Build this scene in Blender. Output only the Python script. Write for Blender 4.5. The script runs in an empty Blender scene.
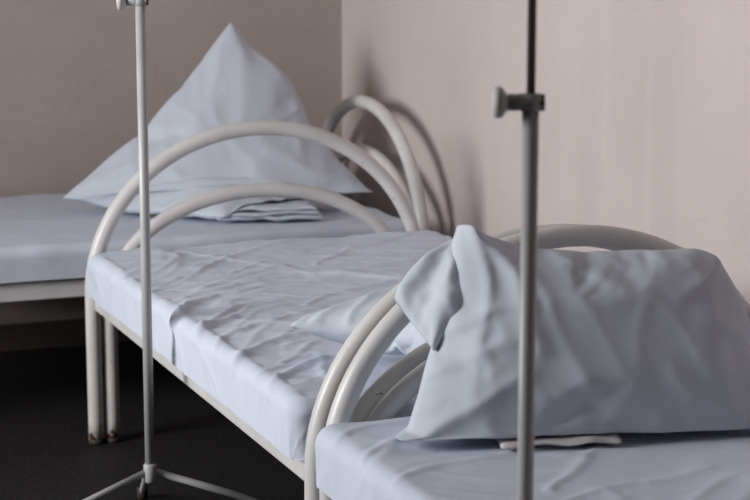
import bpy, bmesh, math, time
from mathutils import Vector, Matrix, noise
T0=time.time()
sc=bpy.context.scene
sc.view_settings.view_transform='Standard'
col=sc.collection

# ---------------- materials ----------------
def newmat(name):
    m=bpy.data.materials.new(name); m.use_nodes=True
    nt=m.node_tree; b=nt.nodes['Principled BSDF']
    return m,nt,b
def fabric(name,c,rough=0.9,bump=0.25,cs=5.0):
    m,nt,b=newmat(name); N=nt.nodes; L=nt.links
    tc=N.new('ShaderNodeTexCoord')
    n1=N.new('ShaderNodeTexNoise'); n1.inputs['Scale'].default_value=3.5; n1.inputs['Detail'].default_value=4
    r=N.new('ShaderNodeValToRGB'); r.color_ramp.elements[0].position=.3; r.color_ramp.elements[1].position=.75
    r.color_ramp.elements[0].color=(c[0]*.95,c[1]*.95,c[2]*.96,1); r.color_ramp.elements[1].color=(*c,1)
    L.new(tc.outputs['Object'],n1.inputs['Vector']); L.new(n1.outputs['Fac'],r.inputs['Fac']); L.new(r.outputs['Color'],b.inputs['Base Color'])
    def rn(scale,det,dist):
        n=N.new('ShaderNodeTexNoise'); n.noise_type='RIDGED_MULTIFRACTAL'; n.inputs['Scale'].default_value=scale; n.inputs['Detail'].default_value=det; n.inputs['Roughness'].default_value=.5; n.inputs['Distortion'].default_value=dist
        L.new(tc.outputs['Object'],n.inputs['Vector']); return n
    n2=rn(cs,2.5,.5); n4=rn(cs*3.1,2,.8)
    n3=N.new('ShaderNodeTexNoise'); n3.inputs['Scale'].default_value=500; L.new(tc.outputs['Object'],n3.inputs['Vector'])
    prev=None
    for nn,st,di in((n2,bump,.012),(n4,bump,.004),(n3,.3,.0008)):
        bb=N.new('ShaderNodeBump'); bb.inputs['Strength'].default_value=st; bb.inputs['Distance'].default_value=di
        L.new(nn.outputs['Fac'],bb.inputs['Height'])
        if prev: L.new(prev.outputs['Normal'],bb.inputs['Normal'])
        prev=bb
    L.new(prev.outputs['Normal'],b.inputs['Normal'])
    b.inputs['Roughness'].default_value=rough; b.inputs['Specular IOR Level'].default_value=.08
    return m
def paintmetal(name,c,chip=True):
    m,nt,b=newmat(name); N=nt.nodes; L=nt.links
    b.inputs['Roughness'].default_value=.36
    tc=N.new('ShaderNodeTexCoord'); n=N.new('ShaderNodeTexNoise'); n.inputs['Scale'].default_value=52; n.inputs['Detail'].default_value=5
    r=N.new('ShaderNodeValToRGB'); r.color_ramp.elements[0].position=.71; r.color_ramp.elements[1].position=.73
    r.color_ramp.elements[0].color=(*c,1); r.color_ramp.elements[1].color=(.2,.13,.09,1) if chip else (*[q*.9 for q in c],1)
    L.new(tc.outputs['Object'],n.inputs['Vector']); L.new(n.outputs['Fac'],r.inputs['Fac'])
    ng=N.new('ShaderNodeTexNoise'); ng.inputs['Scale'].default_value=9; ng.inputs['Detail'].default_value=6; L.new(tc.outputs['Object'],ng.inputs['Vector'])
    mg=N.new('ShaderNodeMapRange'); mg.inputs[1].default_value=.35; mg.inputs[2].default_value=.7; mg.inputs[3].default_value=1; mg.inputs[4].default_value=.86; L.new(ng.outputs['Fac'],mg.inputs[0])
    mulc=N.new('ShaderNodeMixRGB'); mulc.blend_type='MULTIPLY'; mulc.inputs['Fac'].default_value=1; L.new(r.outputs['Color'],mulc.inputs[1]); L.new(mg.outputs[0],mulc.inputs[2])
    if chip:
        sx=N.new('ShaderNodeSeparateXYZ'); L.new(tc.outputs['Object'],sx.inputs[0])
        n2=N.new('ShaderNodeTexNoise'); n2.inputs['Scale'].default_value=45; n2.inputs['Detail'].default_value=4; L.new(tc.outputs['Object'],n2.inputs['Vector'])
        mr=N.new('ShaderNodeMapRange'); mr.inputs[1].default_value=0; mr.inputs[2].default_value=.10; mr.inputs[3].default_value=.12; mr.inputs[4].default_value=-.3
        L.new(sx.outputs['Z'],mr.inputs[0])
        ad=N.new('ShaderNodeMath'); ad.operation='ADD'; L.new(n2.outputs['Fac'],ad.inputs[0]); L.new(mr.outputs[0],ad.inputs[1])
        gt=N.new('ShaderNodeMath'); gt.operation='GREATER_THAN'; gt.inputs[1].default_value=.57; L.new(ad.outputs[0],gt.inputs[0])
        mm=N.new('ShaderNodeMixRGB'); L.new(gt.outputs[0],mm.inputs['Fac']); L.new(mulc.outputs[0],mm.inputs[1]); mm.inputs[2].default_value=(.16,.07,.03,1)
        L.new(mm.outputs[0],b.inputs['Base Color'])
    else: L.new(mulc.outputs[0],b.inputs['Base Color'])
    return m
def wallmat(name,c1,c2):
    m,nt,b=newmat(name); N=nt.nodes; L=nt.links
    b.inputs['Roughness'].default_value=.7; b.inputs['Specular IOR Level'].default_value=.25
    tc=N.new('ShaderNodeTexCoord')
    n=N.new('ShaderNodeTexNoise'); n.inputs['Scale'].default_value=1.6; n.inputs['Detail'].default_value=7; n.inputs['Roughness'].default_value=.6
    r=N.new('ShaderNodeValToRGB'); r.color_ramp.elements[0].position=.3; r.color_ramp.elements[1].position=.7
    r.color_ramp.elements[0].color=(*c1,1); r.color_ramp.elements[1].color=(*c2,1)
    L.new(tc.outputs['Object'],n.inputs['Vector']); L.new(n.outputs['Fac'],r.inputs['Fac'])
    w=N.new('ShaderNodeTexNoise'); w.inputs['Scale'].default_value=7; w.inputs['Detail'].default_value=4
    mx=N.new('ShaderNodeMixRGB'); mx.inputs['Fac'].default_value=.12
    L.new(tc.outputs['Object'],w.inputs['Vector']); L.new(tc.outputs['Object'],mx.inputs[1]); L.new(w.outputs['Color'],mx.inputs[2])
    v=N.new('ShaderNodeTexVoronoi'); v.feature='DISTANCE_TO_EDGE'; v.inputs['Scale'].default_value=2.3
    L.new(mx.outputs[0],v.inputs['Vector'])
    lt=N.new('ShaderNodeMath'); lt.operation='LESS_THAN'; lt.inputs[1].default_value=.003; L.new(v.outputs['Distance'],lt.inputs[0])
    n4=N.new('ShaderNodeTexNoise'); n4.inputs['Scale'].default_value=2.2; n4.inputs['Detail'].default_value=3; L.new(tc.outputs['Object'],n4.inputs['Vector'])
    gt=N.new('ShaderNodeMath'); gt.operation='GREATER_THAN'; gt.inputs[1].default_value=.60; L.new(n4.outputs['Fac'],gt.inputs[0])
    mu=N.new('ShaderNodeMath'); mu.operation='MULTIPLY'; L.new(lt.outputs[0],mu.inputs[0]); L.new(gt.outputs[0],mu.inputs[1])
    mu2=N.new('ShaderNodeMath'); mu2.operation='MULTIPLY'; mu2.inputs[1].default_value=.10; L.new(mu.outputs[0],mu2.inputs[0])
    m3=N.new('ShaderNodeMixRGB'); L.new(mu2.outputs[0],m3.inputs['Fac']); L.new(r.outputs['Color'],m3.inputs[1]); m3.inputs[2].default_value=(.12,.09,.08,1)
    L.new(m3.outputs[0],b.inputs['Base Color'])
    n5=N.new('ShaderNodeTexNoise'); n5.inputs['Scale'].default_value=11; n5.inputs['Detail'].default_value=6; L.new(tc.outputs['Object'],n5.inputs['Vector'])
    bp=N.new('ShaderNodeBump'); bp.inputs['Strength'].default_value=.3; bp.inputs['Distance'].default_value=.007
    L.new(n5.outputs['Fac'],bp.inputs['Height']); L.new(bp.outputs['Normal'],b.inputs['Normal'])
    return m
def plain(name,c,rough=.6,metal=0):
    m,nt,b=newmat(name); N=nt.nodes; L=nt.links
    n=N.new('ShaderNodeTexNoise'); n.inputs['Scale'].default_value=30; n.inputs['Detail'].default_value=4
    r=N.new('ShaderNodeValToRGB'); r.color_ramp.elements[0].color=(*[q*.8 for q in c],1); r.color_ramp.elements[1].color=(*c,1)
    L.new(n.outputs['Fac'],r.inputs['Fac']); L.new(r.outputs['Color'],b.inputs['Base Color'])
    b.inputs['Roughness'].default_value=rough; b.inputs['Metallic'].default_value=metal
    return m
def floormat():
    m,nt,b=newmat('floor_linoleum'); N=nt.nodes; L=nt.links
    tc=N.new('ShaderNodeTexCoord'); n=N.new('ShaderNodeTexNoise'); n.inputs['Scale'].default_value=90; n.inputs['Detail'].default_value=3
    r=N.new('ShaderNodeValToRGB'); r.color_ramp.elements[0].position=.35; r.color_ramp.elements[1].position=.75
    r.color_ramp.elements[0].color=(.008,.0075,.008,1); r.color_ramp.elements[1].color=(.042,.038,.039,1)
    L.new(tc.outputs['Object'],n.inputs['Vector']); L.new(n.outputs['Fac'],r.inputs['Fac']); L.new(r.outputs['Color'],b.inputs['Base Color'])
    b.inputs['Roughness'].default_value=.6; b.inputs['Specular IOR Level'].default_value=.2
    return m
M_sheet=fabric('sheet_cotton',(.645,.695,.80),bump=.35,cs=5)
M_pillow=fabric('pillow_cotton',(.60,.645,.72),bump=.4,cs=6)
M_white_cloth=fabric('folded_cotton',(.72,.70,.70),bump=.3)
M_beige=fabric('blanket_beige',(.66,.62,.58),bump=.3)
M_metal=paintmetal('bed_enamel',(.72,.715,.705))
M_stand=paintmetal('stand_enamel',(.52,.52,.52),False)
M_rod=plain('steel_rod',(.16,.12,.10),.45,.5)
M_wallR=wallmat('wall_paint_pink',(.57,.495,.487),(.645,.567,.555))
M_wallB=wallmat('wall_paint_shaded',(.39,.335,.307),(.48,.415,.38))  # same paint darkened; the back wall's dimmer light is put into the colour
M_floor=floormat()
M_ceil=plain('ceiling_paint',(.45,.43,.42),.9)
M_white=plain('window_paint',(.7,.7,.68),.5)
M_base=plain('baseboard_shade',(.10,.075,.065),.5)  # dark colour paints in the shadow along the wall under the beds
M_rubber=plain('rubber',(.05,.045,.04),.7)

# ---------------- helpers ----------------
def obj(name,verts,faces,mat,parent=None,smooth=True,sub=0):
    me=bpy.data.meshes.new(name); me.from_pydata([tuple(v) for v in verts],[],faces); me.update()
    o=bpy.data.objects.new(name,me); col.objects.link(o); me.materials.append(mat)
    if smooth:
        me.polygons.foreach_set('use_smooth',[True]*len(me.polygons))
    if parent: o.parent=parent
    if sub:
        s=o.modifiers.new('sub','SUBSURF'); s.levels=sub; s.render_levels=sub
    return o
def empty(name):
    e=bpy.data.objects.new(name,None); col.objects.link(e); e.empty_display_size=.1; return e
def box(name,x0,x1,y0,y1,z0,z1,mat,parent=None,bev=0):
    v=[(x,y,z) for x in(x0,x1) for y in(y0,y1) for z in(z0,z1)]
    f=[(0,1,3,2),(4,6,7,5),(0,4,5,1),(2,3,7,6),(0,2,6,4),(1,5,7,3)]
    o=obj(name,v,f,mat,parent,False)
    if bev:
        b=o.modifiers.new('b','BEVEL'); b.width=bev; b.segments=2
    return o
def tube(name,pts,r,mat,parent=None,seg=16,cap=True):
    pts=[Vector(p) for p in pts]; n=len(pts); rr=r if isinstance(r,(list,tuple)) else [r]*n
    tg=[(pts[min(i+1,n-1)]-pts[max(i-1,0)]).normalized() for i in range(n)]
    a=Vector((0,0,1)) if abs(tg[0].z)<.9 else Vector((0,1,0))
    u=tg[0].cross(a).normalized(); V=[];F=[]
    for i in range(n):
        u=(u-tg[i]*u.dot(tg[i])).normalized(); w=tg[i].cross(u)
        for k in range(seg):
            t=2*math.pi*k/seg; V.append(pts[i]+(u*math.cos(t)+w*math.sin(t))*rr[i])
    for i in range(n-1):
        for k in range(seg):
            k2=(k+1)%seg; F.append((i*seg+k,i*seg+k2,(i+1)*seg+k2,(i+1)*seg+k))
    if cap:
        F.append(tuple(range(seg))[::-1]); F.append(tuple((n-1)*seg+k for k in range(seg)))
    return obj(name,V,F,mat,parent)
def nz(x,y,z=0.): return noise.noise(Vector((x,y,z)))
def ridge(x,y,z=0.,p=3):
    return max(0,1-abs(nz(x,y,z))*2.4)**p
def crease(x,y,L):
    k=0
    for(x0,y0,x1,y1,a,w) in L:
        dx,dy=x1-x0,y1-y0; l2=dx*dx+dy*dy
        t=((x-x0)*dx+(y-y0)*dy)/l2
        if t<-.4 or t>1.4: continue
        l=math.sqrt(l2)
        bend=.06*l*math.sin(t*3.1)*(1 if a>0 else -1)+.02*l*math.sin(t*9+x0*40)
        tc=min(max(t,0),1); px,py=x0+dx*tc,y0+dy*tc
        nxv,nyv=-dy/l,dx/l
        d=math.hypot(x-px-nxv*bend,y-py-nyv*bend)
        ww=w*(.6+.8*tc)
        k+=a*math.exp(-(d/ww)**1.5)*(1-.5*tc)
    return k
def sstep(t): t=min(max(t,0),1); return t*t*(3-2*t)

# ---------------- room ----------------
X1,X0,Y1,Y0,H=2.42,-2.2,6.42,-1.4,2.9
box('floor',X0-.1,X1+.1,Y0-.1,Y1+.1,-.1,0,M_floor)
box('ceiling',X0-.1,X1+.1,Y0-.1,Y1+.1,H,H+.1,M_ceil)
box('wall_right',X1,X1+.1,Y0-.1,Y1+.1,0,H,M_wallR)
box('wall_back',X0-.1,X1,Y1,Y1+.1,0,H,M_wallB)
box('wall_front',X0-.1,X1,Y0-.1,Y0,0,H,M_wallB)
wy0,wy1,wz0,wz1=3.1,4.9,1.1,2.5
wl=empty('wall_left')
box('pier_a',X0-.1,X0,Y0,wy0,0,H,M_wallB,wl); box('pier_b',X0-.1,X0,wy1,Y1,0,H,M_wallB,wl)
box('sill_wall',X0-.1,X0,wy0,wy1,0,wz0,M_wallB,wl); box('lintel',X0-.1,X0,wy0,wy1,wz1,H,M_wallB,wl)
wn=empty('window_1')
for i,y in enumerate((wy0,(wy0*2+wy1)/3-.03,(wy0+2*wy1)/3-.03,wy1-.06)):
    box('stile_%d'%i,X0-.08,X0-.03,y,y+.06,wz0,wz1,M_white,wn)
for i,z in enumerate((wz0,wz1-.06,1.95)):
    box('bar_%d'%i,X0-.08,X0-.03,wy0,wy1,z,z+.06,M_white,wn)
box('sill',X0-.02,X0+.16,wy0-.05,wy1+.05,wz0-.03,wz0,M_white,wn)
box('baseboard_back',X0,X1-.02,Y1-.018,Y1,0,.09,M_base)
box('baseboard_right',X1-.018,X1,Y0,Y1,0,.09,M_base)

# ---------------- mattress ----------------
def mattress(name,x0,x1,y0,y1,z0,z1,wr,mat,parent,step=.0075,r=.032):
    W=x1-x0;Ln=y1-y0;h=z1-z0; ext=h-r+r*math.pi/2
    nx=int((W-2*r+2*ext)/step); ny=int((Ln-2*r+2*ext)/step); V=[];F=[]
    for j in range(ny+1):
        ty=-ext+(Ln-2*r+2*ext)*j/ny
        for i in range(nx+1):
            tx=-ext+(W-2*r+2*ext)*i/nx
            cx=min(max(tx,0),W-2*r); cy=min(max(ty,0),Ln-2*r)
            ex,ey=tx-cx,ty-cy; d=math.hypot(ex,ey)
            if d>1e-6: dx,dy=ex/d,ey/d
            else: dx=dy=0
            if d<r*math.pi/2: ho=r*math.sin(d/r); dr=r*(1-math.cos(d/r)); nn=Vector((dx*math.sin(d/r),dy*math.sin(d/r),math.cos(d/r)))
            else: ho=r; dr=min(r+d-r*math.pi/2,h); nn=Vector((dx,dy,0))
            p=Vector((x0+r+cx+dx*ho,y0+r+cy+dy*ho,z1-dr))
            k=wr(tx,ty,W,Ln,d)
            if d>r*1.2: k*=max(.25,1-(d-r)/h*.6)
            V.append(p+nn*k)
    for j in range(ny):
        for i in range(nx):
            a=j*(nx+1)+i; F.append((a,a+1,a+nx+2,a+nx+1))
    return obj(name,V,F,mat,parent)
FB1=[(-.05,.12,.40,.42,.010,.011),(-.05,.22,.30,.30,.007,.008),(-.04,.36,.38,.62,.011,.011),(-.04,.50,.22,.72,.008,.008),
     (-.05,.66,.34,.80,.010,.010),(-.05,.82,.30,1.10,.011,.012),(-.04,.98,.36,1.02,.008,.008),(-.03,1.18,.40,1.30,.009,.010),(-.03,1.34,.30,1.52,.008,.009),
     (.95,.5,.45,.95,.009,.012),(.9,.9,.40,1.25,.009,.011),(.95,1.2,.5,1.5,.008,.011),(.9,1.62,.35,1.45,.008,.010),(.2,1.62,.45,1.15,.008,.010),
     (.45,.3,.80,.7,.009,.011),(.35,.1,.6,.32,.008,.009),(.1,.02,.16,.35,.008,.009),(.26,.55,.62,.62,.007,.008),(.3,.85,.7,1.05,.008,.009),(.15,1.0,.5,.85,.007,.008),
     (.05,.28,.28,.52,.006,.007),(.12,.46,.42,.50,.006,.007),(.08,.74,.28,.94,.006,.007),(.5,.6,.75,1.0,.006,.008),(.55,1.1,.9,1.0,.006,.008),(.1,1.1,.4,1.2,.006,.007),(.05,1.5,.4,1.62,.006,.008),(.5,1.3,.8,1.6,.007,.008)]
def wr_B(x,y,W,L,d):
    wx=x+.09*nz(x*2.2,y*2.2,1.3); wy=y+.09*nz(x*2.2,y*2.2,7.7)
    a=.55+.5*nz(x*.9,y*.9,3.1)
    c,s=math.cos(a),math.sin(a)
    u=wx*c+wy*s; v=-wx*s+wy*c
    m=.35+.65*sstep(nz(x*1.8,y*1.8,9)+.55)
    k=.007*ridge(u*1.3,v*7.0,.5,6)*m
    k+=.005*ridge(u*2.4+5,v*15,2.5,6)*m
    a2=-.45; u2=wx*math.cos(a2)+wy*math.sin(a2); v2=-wx*math.sin(a2)+wy*math.cos(a2)
    k+=.006*ridge(u2*1.5+9,v2*8,4.5,6)*(1.2-m)+.003*ridge(u2*3+9,v2*17,6.5,6)
    k+=.009*nz(x*3,y*3,12)
    k+=.001*nz(x*22,y*22,5)
    k+=crease(x,y,FB1)*.75
    if d>0: k+=.005*ridge(y*7,x*2,8,3)
    return k-.004
FC1=[(-.03,1.5,.25,1.62,.007,.010),(-.03,1.62,.2,1.70,.006,.010),(-.03,1.35,.3,1.42,.007,.012),(.2,1.2,.5,1.45,.007,.012),(.1,1.1,.5,1.2,.006,.010)]
def wr_C(x,y,W,L,d):
    wx=x+.08*nz(x*2,y*2,21.3); wy=y+.08*nz(x*2,y*2,27.7)
    k=.004*ridge(wx*2+wy,wy*6-wx*2,20.5,4)+.003*ridge(wx*3-wy,wy*9+wx*6,24.5,5)+.009*nz(x*2.5,y*2.5,32)+.0008*nz(x*20,y*20,5)
    return k+crease(x,y,FC1)*.7
def wr_A(x,y,W,L,d):
    k=.003*ridge(x*1.5+y,y*5-x,40.5,3)+.006*nz(x*2,y*2,42)+.0006*nz(x*20,y*20,5)
    if d>0: k+=.005*nz(x*7,y*7,50)
    return k

# ---------------- bed frame (arch ends) ----------------
TR=.0215
def arch_end(origin,u,zt,parent,tag,r=TR,outer=.492,inner=.444):
    o=Vector(origin);u=Vector(u);Z=Vector((0,0,1))
    def arch(name,a,zs,b,rad,ex=2.0):
        P=[o-u*a+Z*.012]+[o-u*a+Z*(zs*k/6) for k in range(1,6)]
        for k in range(0,49):
            t=math.pi*k/48; c=math.cos(t); s=math.sin(t)
            P.append(o-u*a*math.copysign(abs(c)**(2/ex),c)+Z*(zs+b*abs(s)**(2/ex)))
        P+=[o+u*a+Z*(zs*k/6) for k in range(5,0,-1)]+[o+u*a+Z*.012]
        tube(name,P,rad,M_metal,parent,20)
        for s_ in(-1,1):
            q=o+u*a*s_
            tube(name+'_foot%d'%(s_+1),[q+Z*.0,q+Z*.014],rad*1.05,M_rubber,parent)
    arch('outer_arch_'+tag,outer,.43,zt-.43,r)
    arch('inner_arch_'+tag,inner,.40,.695-.40,r*.95,2.0)
    tube('crossbar_'+tag,[o-u*inner+Z*.36,o+u*inner+Z*.36],.016,M_metal,parent)
def bed(name,ax,c0,c1,mid,wr,ms,zts,mx0,mx1,my0,my1,ztop=.545):
    e=empty(name); hw=.49
    if ax=='y':
        arch_end((mid,c0,0),(1,0,0),zts[0],e,'foot'); arch_end((mid,c1,0),(1,0,0),zts[1],e,'head')
        for i,s in enumerate((-1,1)):
            xc=mid+s*(hw-.016); box('side_rail_%d'%i,xc-.016,xc+.016,c0+.015,c1-.015,.385,.435,M_metal,e,.004)
        for i in range(6):
            y=c0+.15+(c1-c0-.3)*i/5; box('slat_%d'%i,mid-hw+.03,mid+hw-.03,y-.02,y+.02,.405,.425,M_metal,e)
        box('deck',mid-hw+.03,mid+hw-.03,c0+.03,c1-.03,.426,.434,M_beige,e)
    else:
        arch_end((c0,mid,0),(0,1,0),zts[0],e,'foot'); arch_end((c1,mid,0),(0,1,0),zts[1],e,'head')
        for i,s in enumerate((-1,1)):
            yc=mid+s*(hw-.03); box('side_rail_%d'%i,c0+.015,c1-.015,yc-.016,yc+.016,.375,.43,M_metal,e,.004)
        box('deck',c0+.03,c1-.03,mid-hw+.03,mid+hw-.03,.426,.434,M_beige,e)
    mattress('mattress_sheet',mx0,mx1,my0,my1,.436,ztop,wr,ms,e)
    return e
bedB=bed('hospital_bed','y',3.355,5.177,1.70,wr_B,M_sheet,(.856,.873),1.182,2.235,3.400,5.15,.556)
bedC=bed('hospital_bed.001','y',1.45,3.285,1.705,wr_C,M_sheet,(.856,.865),1.168,2.22,1.50,3.262,.548)
bedA=bed('hospital_bed.002','x',.38,2.30,5.885,wr_A,M_sheet,(.865,.856),.42,2.27,5.39,6.38,.535)
print('beds',time.time()-T0)

# ---------------- pillows ----------------
def inflate(w,h,press,frames,n=40,seed=0):
    V=[];F=[];idx={}
    nx=n; ny=max(8,int(n*h/w)); G=[]
    for side in(0,1):
        for j in range(ny+1):
            for i in range(nx+1):
                edge=i in(0,nx) or j in(0,ny)
                if side==1 and edge: idx[(1,i,j)]=idx[(0,i,j)]; continue
                x=(i/nx-.5)*w; y=(j/ny-.5)*h
                z=0 if edge else (.012 if side==0 else -.012)+.006*nz(x*8,y*8,seed+side*9)
                idx[(side,i,j)]=len(V); V.append((x,y,z)); G.append((i/nx,j/ny,side))
    for side in(0,1):
        for j in range(ny):
            for i in range(nx):
                q=(idx[(side,i,j)],idx[(side,i+1,j)],idx[(side,i+1,j+1)],idx[(side,i,j+1)])
                F.append(q if side==0 else q[::-1])
    me=bpy.data.meshes.new('tmp'); me.from_pydata(V,[],F); me.update()
    o=bpy.data.objects.new('tmp',me); col.objects.link(o)
    cl=o.modifiers.new('cloth','CLOTH'); s=cl.settings
    s.quality=6; s.mass=.3; s.tension_stiffness=20; s.compression_stiffness=20; s.shear_stiffness=8; s.bending_stiffness=.25
    s.use_pressure=True; s.uniform_pressure_force=press; s.effector_weights.gravity=0
    s.tension_damping=8; s.compression_damping=8; s.air_damping=3
    cl.collision_settings.use_collision=False
    cl.point_cache.frame_start=1; cl.point_cache.frame_end=frames
    for f in range(1,frames+1): sc.frame_set(f)
    dg=bpy.context.evaluated_depsgraph_get(); ev=o.evaluated_get(dg); m2=ev.to_mesh()
    P=[v.co.copy() for v in m2.vertices]; ev.to_mesh_clear()
    bpy.data.objects.remove(o); bpy.data.meshes.remove(me); sc.frame_set(1)
    print('inflate',w,h,'ext',max(p.x for p in P),max(p.y for p in P),max(p.z for p in P),time.time()-T0)
    return P,F,G
wA=.75
PA,FA,GA=inflate(wA,wA,4,36,54,1)
PB,FB,GB=inflate(.70,.56,4,36,64,5)

Ac=Vector((1.772,5.80,.585)); Au=Vector((.961,-.276,0))
zmax=max(p.z for p in PA); V=[]
FO=[(.0,.50,.03,.15,.012,.014),(.03,.45,.25,.12,.010,.012),(-.03,.42,-.12,.15,.007,.011),(-.45,.02,-.12,.12,.012,.014),(-.4,.04,-.05,.03,.010,.012),(.42,.03,.15,.12,.012,.014),(-.2,.28,0,.1,.007,.010),(.3,.0,.1,.05,.008,.012),(.2,.25,.05,.12,.007,.010)]
for p,g in zip(PA,GA):
    gx=(g[0]-.5)*wA; gy=(g[1]-.5)*wA
    x=p.x*.4+gx*.6; y=p.y*.4+gy*.6
    s=(x+y)/math.sqrt(2)*.975; w=(y-x)/math.sqrt(2); n=p.z/zmax*.125
    up=Vector((.18,.30,.94)); nu=Vector((-.26,-.90,.30)).normalized()
    if w>=0:
        q=Ac+Au*s+up*w*1.13+nu*n
        q+=Au*.055*math.exp(-((w-.33)/.11)**2)*sstep((s+.02)/.12)
    else:
        k=sstep(-w/.16)
        fwd=Vector((-.25,-.95,0)); nn=(nu*(1-k)+Vector((0,-.15,1))*k).normalized()
        q=Ac+Au*s+fwd*(-w)*.55+Vector((0,0,-.02*k))+nn*n*(1-.25*k)
    k=crease(s,w,FO) if n>0 else 0
    q+=nu*((.007*ridge(s*3+w*4,w*2-s*3,3.3,4)+.006*nz(s*7,w*7,2))*(1 if n>0 else .3)+k*min(1,abs(n)/.03))
    q.z=max(q.z,.547+.046*sstep((q.x-1.68)/.10)*sstep((5.80-q.y)/.05)+.01*abs(nz(s*8,w*8,4)))
    V.append(q)
obj('pillow',V,FA,M_pillow,None,True,1)

def poly(pts):
    ds=[0]
    for a,b in zip(pts,pts[1:]): ds.append(ds[-1]+math.hypot(b[0]-a[0],b[1]-a[1]))
    T=ds[-1]
    def f(t):
        t=min(max(t,0),1)*T
        for i in range(len(pts)-1):
            if t<=ds[i+1]+1e-9:
                k=(t-ds[i])/(ds[i+1]-ds[i]); p1,p2=pts[i],pts[i+1]
                p0=pts[i-1] if i>0 else p1; p3=pts[i+2] if i+2<len(pts) else p2
                return Vector([.5*(2*p1[c]+(p2[c]-p0[c])*k+(2*p0[c]-5*p1[c]+4*p2[c]-p3[c])*k*k+(3*p1[c]-p0[c]-3*p2[c]+p3[c])*k**3) for c in(0,1)])
        return Vector(pts[-1][:2])
    return f
cBL,cTL,cTR,cBR=(-.348,-.258),(-.240,.215),(.252,.140),(.345,-.240)
Bc=poly([cBL,(-.25,-.250),(-.1,-.260),(.1,-.262),(.25,-.258),cBR])
Tc=poly([cTL,(-.16,.188),(-.04,.170),(.127,.166),(.205,.160),cTR])
Lc=poly([cBL,(-.328,-.15),(-.300,-.01),(-.272,.12),cTL])
Rc=poly([cBR,(.362,-.15),(.346,-.05),(.308,.06),cTR])
zmax=max(p.z for p in PB)
Cc=Vector((1.625,3.065,.727)); Cu=Vector((.965,-.26,0)); Cv=Vector((.17,.36,.90)).normalized(); Cn=Cu.cross(Cv).normalized()
FC=[(-.23,.22,-.10,-.05,.016,.013),(-.22,.20,.05,.06,.012,.012),(-.21,.21,-.22,-.12,.013,.011),(-.2,.19,-.02,-.12,.006,.009),
    (-.34,-.24,-.12,-.10,.016,.013),(-.33,-.25,.05,-.19,.012,.011),(-.30,-.02,-.13,.03,.010,.010),(-.32,-.1,-.15,-.04,.008,.009),
    (.34,-.2,.14,-.10,.010,.013),(.34,-.05,.22,-.0,.007,.011),(.26,.13,.16,.04,.008,.012),(-.02,.17,.01,.10,.006,.010),(.12,.17,.14,.11,.006,.010),
    (.0,-.25,.04,-.16,.008,.011),(.15,-.25,.12,-.17,.007,.009)]
V=[]
for p,g in zip(PB,GB):
    a,b=g[0],g[1]
    q2=Bc(a)*(1-b)+Tc(a)*b+Lc(b)*(1-a)+Rc(b)*a-(Vector(cBL)*(1-a)*(1-b)+Vector(cBR)*a*(1-b)+Vector(cTL)*(1-a)*b+Vector(cTR)*a*b)
    x=q2.x+(p.x-(a-.5)*.70)*.20; y=q2.y+(p.y-(b-.5)*.56)*.20
    n=p.z/zmax
    n=math.copysign(abs(n)**.72,n)*(.122 if n>0 else .105)
    q=Cc+Cu*x+Cv*y+Cn*n
    m=1 if n>0 else .3
    k=crease(x,y,FC)*min(1,abs(n)/.02)*m
    q+=Cn*(k+(.004*ridge(x*3+y*3,y*3-x*4,8.3,4)+.0025*ridge(x*8,y*5+x*4,3.3,4)+.006*nz(x*3.0,y*3.0,6))*m-.004)
    q.y=min(q.y,3.255)
    if q.z<.574: q.z=.574-(.574-q.z)*.10
    V.append(q)
pc=obj('pillow.001',V,FB,M_pillow,None,True,1)
A=Vector((1.446,3.205,.893)); B=Vector((1.322,3.235,.775)); C=Vector((1.345,3.10,.715)); D=Vector((1.47,3.10,.80))
V=[];F=[];n=34
ctr_n=(B-A).cross(C-A).normalized()
if ctr_n.x>0: ctr_n=-ctr_n
for side in(1,-1):
    for j in range(n+1):
        for i in range(n+1):
            a=i/n;b=j/n
            P=(A*(1-a)+B*a)*(1-b)+(D*(1-a)+C*a)*b
            e=min(a,1-a,b,1-b)
            th=.024*min(1,e/.22)**.5
            rad=math.hypot(a,b*.8); an=math.atan2(b,a+.02)
            fo=.012*math.sin(an*7+.6)*min(1,rad*1.6)*min(1,e/.1)+.006*nz(a*5,b*5,3)
            P=P+ctr_n*(side*th+fo+.018*math.sin(a*3.14))
            P+=(A-C).normalized()*(.012*math.sin(a*3.1)*(1-b)+.008*math.sin(a*11)*b)
            V.append(P)
o_=(n+1)**2
for j in range(n):
    for i in range(n):
        k=j*(n+1)+i; F.append((k,k+1,k+n+2,k+n+1)); F.append((o_+k,o_+k+n+1,o_+k+n+2,o_+k+1))
fl=obj('pillowcase_corner',V,F,M_pillow,pc)
bm=bmesh.new(); bm.from_mesh(fl.data); bmesh.ops.remove_doubles(bm,verts=bm.verts,dist=.0004); bmesh.ops.recalc_face_normals(bm,faces=bm.faces); bm.to_mesh(fl.data); bm.free()

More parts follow.
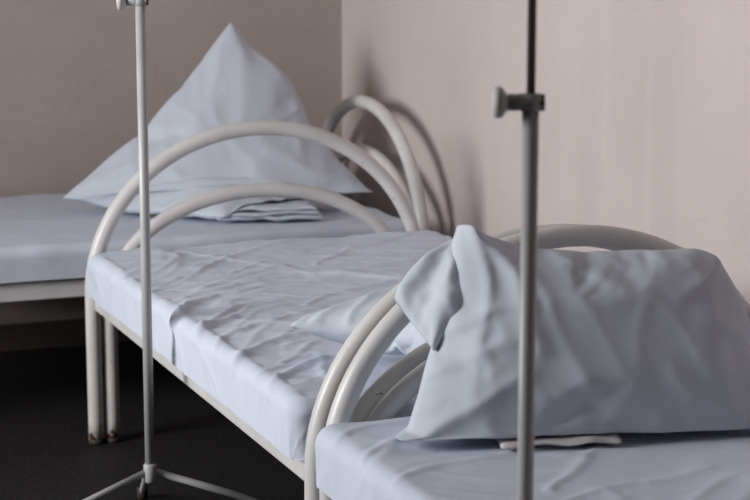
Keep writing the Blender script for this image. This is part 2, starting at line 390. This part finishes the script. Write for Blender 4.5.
V=[]
Bc_=Vector((1.660,3.66,.637)); ang=math.radians(28)
Bu=Vector((math.cos(ang),math.sin(ang),0)); Bv=Vector((-math.sin(ang),math.cos(ang),0))
FBc=[(-.34,-.2,-.1,0,.014,.014),(-.34,.2,-.08,.05,.014,.014),(-.33,-.02,-.15,.0,.012,.012),(-.2,-.27,-.15,-.08,.012,.014),(0,-.27,0,-.1,.012,.012),(-.3,.1,-.15,.12,.01,.01),(-.3,-.12,-.2,-.05,.01,.01)]
for p in PB:
    n=p.z/zmax*.075
    q=Bc_+Bu*p.x+Bv*p.y*.85+Vector((0,0,1))*n
    q+=Vector((0,0,1))*(crease(p.x,p.y,FBc)*(1 if n>0 else 0)+.010*ridge(p.x*4,p.y*5,1.1,4)+.008*nz(p.x*6,p.y*6,2))
    q.z+=max(0,(q.x-1.4))*.05
    q.z=max(q.z,.566); q.y=max(q.y,3.40)
    V.append(q)
obj('pillow.002',V,FB,M_pillow,None,True,1)

def folded(name,c,ang,w,l,th,layers,mat,amp=1):
    e=empty(name)
    for k in range(layers):
        V=[];F=[];nx,ny=50,34
        zc=c[2]+th*k; ww=w*(1-.06*k); ll=l*(1-.05*k)
        for side in(0,1):
            for j in range(ny+1):
                for i in range(nx+1):
                    x=(i/nx-.5)*ww;y=(j/ny-.5)*ll
                    ed=min(min(i,nx-i)/nx*ww,min(j,ny-j)/ny*ll)
                    t=th*.5*min(1,(ed/.012))**.5
                    z=(t if side==0 else -t)+amp*(.005*nz(x*9,y*9,k*3.)+.003*nz(x*20,y*20,k))
                    X=x+.014*amp*nz(y*10,k,1);Yy=y+.018*amp*nz(x*11,k*2.3,2)
                    V.append((c[0]+X*math.cos(ang)-Yy*math.sin(ang),c[1]+X*math.sin(ang)+Yy*math.cos(ang),zc+th*.5+z+.004))
        o=(nx+1)*(ny+1)
        for j in range(ny):
            for i in range(nx):
                a=j*(nx+1)+i; F.append((a,a+1,a+nx+2,a+nx+1)); F.append((o+a,o+a+nx+1,o+a+nx+2,o+a+1))
        obj('layer_%d'%k,V,F,mat,e)
    return e
folded('folded_sheet',(1.87,5.635,.541),-.22,.33,.25,.013,3,M_pillow,1.3)
folded('folded_sheet.001',(1.53,3.005,.553),-.20,.22,.16,.012,1,M_white_cloth,1.2)

# ---------------- IV stands ----------------
def stand(name,x,y,hub,zc,rot=0.):
    e=empty(name); r=Vector((.9295,-.3687,0)); f=Vector((.3687,.9295,0)); P=Vector((x,y,0)); Z=Vector((0,0,1))
    tube('pole',[P+Z*hub,P+Z*(zc+.01)],.0115,M_stand,e)
    tube('upper_rod',[P+Z*(zc-.05),P+Z*1.95],.006,M_rod,e)
    tube('hub_collar',[P+Z*(hub-.03),P+Z*(hub-.025),P+Z*(hub+.012),P+Z*(hub+.016)],[.013,.016,.016,.013],M_stand,e,20)
    for i,a in enumerate((200,20,100)):
        a=math.radians(a+rot); d=r*math.cos(a)+f*math.sin(a)
        pts=[P+d*.01+Z*(hub-.005),P+d*.2+Z*(hub-.08),P+d*.37+Z*(.028),P+d*.385+Z*.022]
        tube('leg_%d'%i,pts,.0085,M_stand,e)
        tube('foot_%d'%i,[P+d*.385+Z*.0,P+d*.385+Z*.03],.014,M_rubber,e)
    tube('clamp_sleeve',[P+Z*(zc-.012),P+Z*(zc+.012)],.0135,M_stand,e,20)
    tube('clamp_body',[P-r*.034+Z*zc,P+r*.014+Z*zc],.0115,M_stand,e,20)
    tube('clamp_nut',[P+r*.012+Z*zc,P+r*.0185+Z*zc],.0125,M_rod,e,6)
    tube('clamp_knob',[P-r*.052+Z*zc,P-r*.050+Z*zc,P-r*.042+Z*zc,P-r*.038+Z*zc,P-r*.030+Z*zc],[.012,.021,.022,.020,.009],M_white,e,14)
    for s in(-1,1):
        pts=[P+Z*1.93]+[P+r*s*(.05+.05*math.sin(t))+Z*(1.93+.0-.03*(1-math.cos(t))) for t in [k*.3 for k in range(1,9)]]
        tube('hook_%d'%(s+1),pts,.004,M_rod,e,8)
stand('iv_stand',1.118,4.25,.19,1.285)
stand('iv_stand.001',1.150,2.33,.19,1.236,0)

# ---------------- light ----------------
def area(name,loc,target,sx,sy,e,c,spread=math.pi):
    l=bpy.data.lights.new(name,'AREA'); l.shape='RECTANGLE'; l.size=sx; l.size_y=sy; l.energy=e; l.color=c; l.spread=spread
    o=bpy.data.objects.new(name,l); col.objects.link(o); o.location=loc
    o.rotation_euler=(Vector(target)-Vector(loc)).to_track_quat('-Z','Z').to_euler(); return o
area('window_daylight',(X0-.14,(wy0+wy1)/2,(wz0+wz1)/2),(2,(wy0+wy1)/2+.3,(wz0+wz1)/2-.6),wy1-wy0-.05,wz1-wz0-.05,128,(1,.99,.985),math.radians(128))
w=bpy.data.worlds.new('World'); sc.world=w; w.use_nodes=True
w.node_tree.nodes['Background'].inputs[0].default_value=(.6,.72,1,1); w.node_tree.nodes['Background'].inputs[1].default_value=.6

# ---------------- camera ----------------
cam=bpy.data.cameras.new('camera'); co=bpy.data.objects.new('camera',cam); col.objects.link(co); sc.camera=co
cam.sensor_width=36; cam.lens=92.5
cam.dof.use_dof=True; cam.dof.focus_distance=3.95; cam.dof.aperture_fstop=5.6
R=Vector((.9295,-.3687,0));U=Vector((.0653,.1646,.9842));Fw=Vector((.3629,.9148,-.1771))
m=Matrix(((R.x,U.x,-Fw.x,0),(R.y,U.y,-Fw.y,0),(R.z,U.z,-Fw.z,1.5),(0,0,0,1)))
co.matrix_world=m
print('done',time.time()-T0)
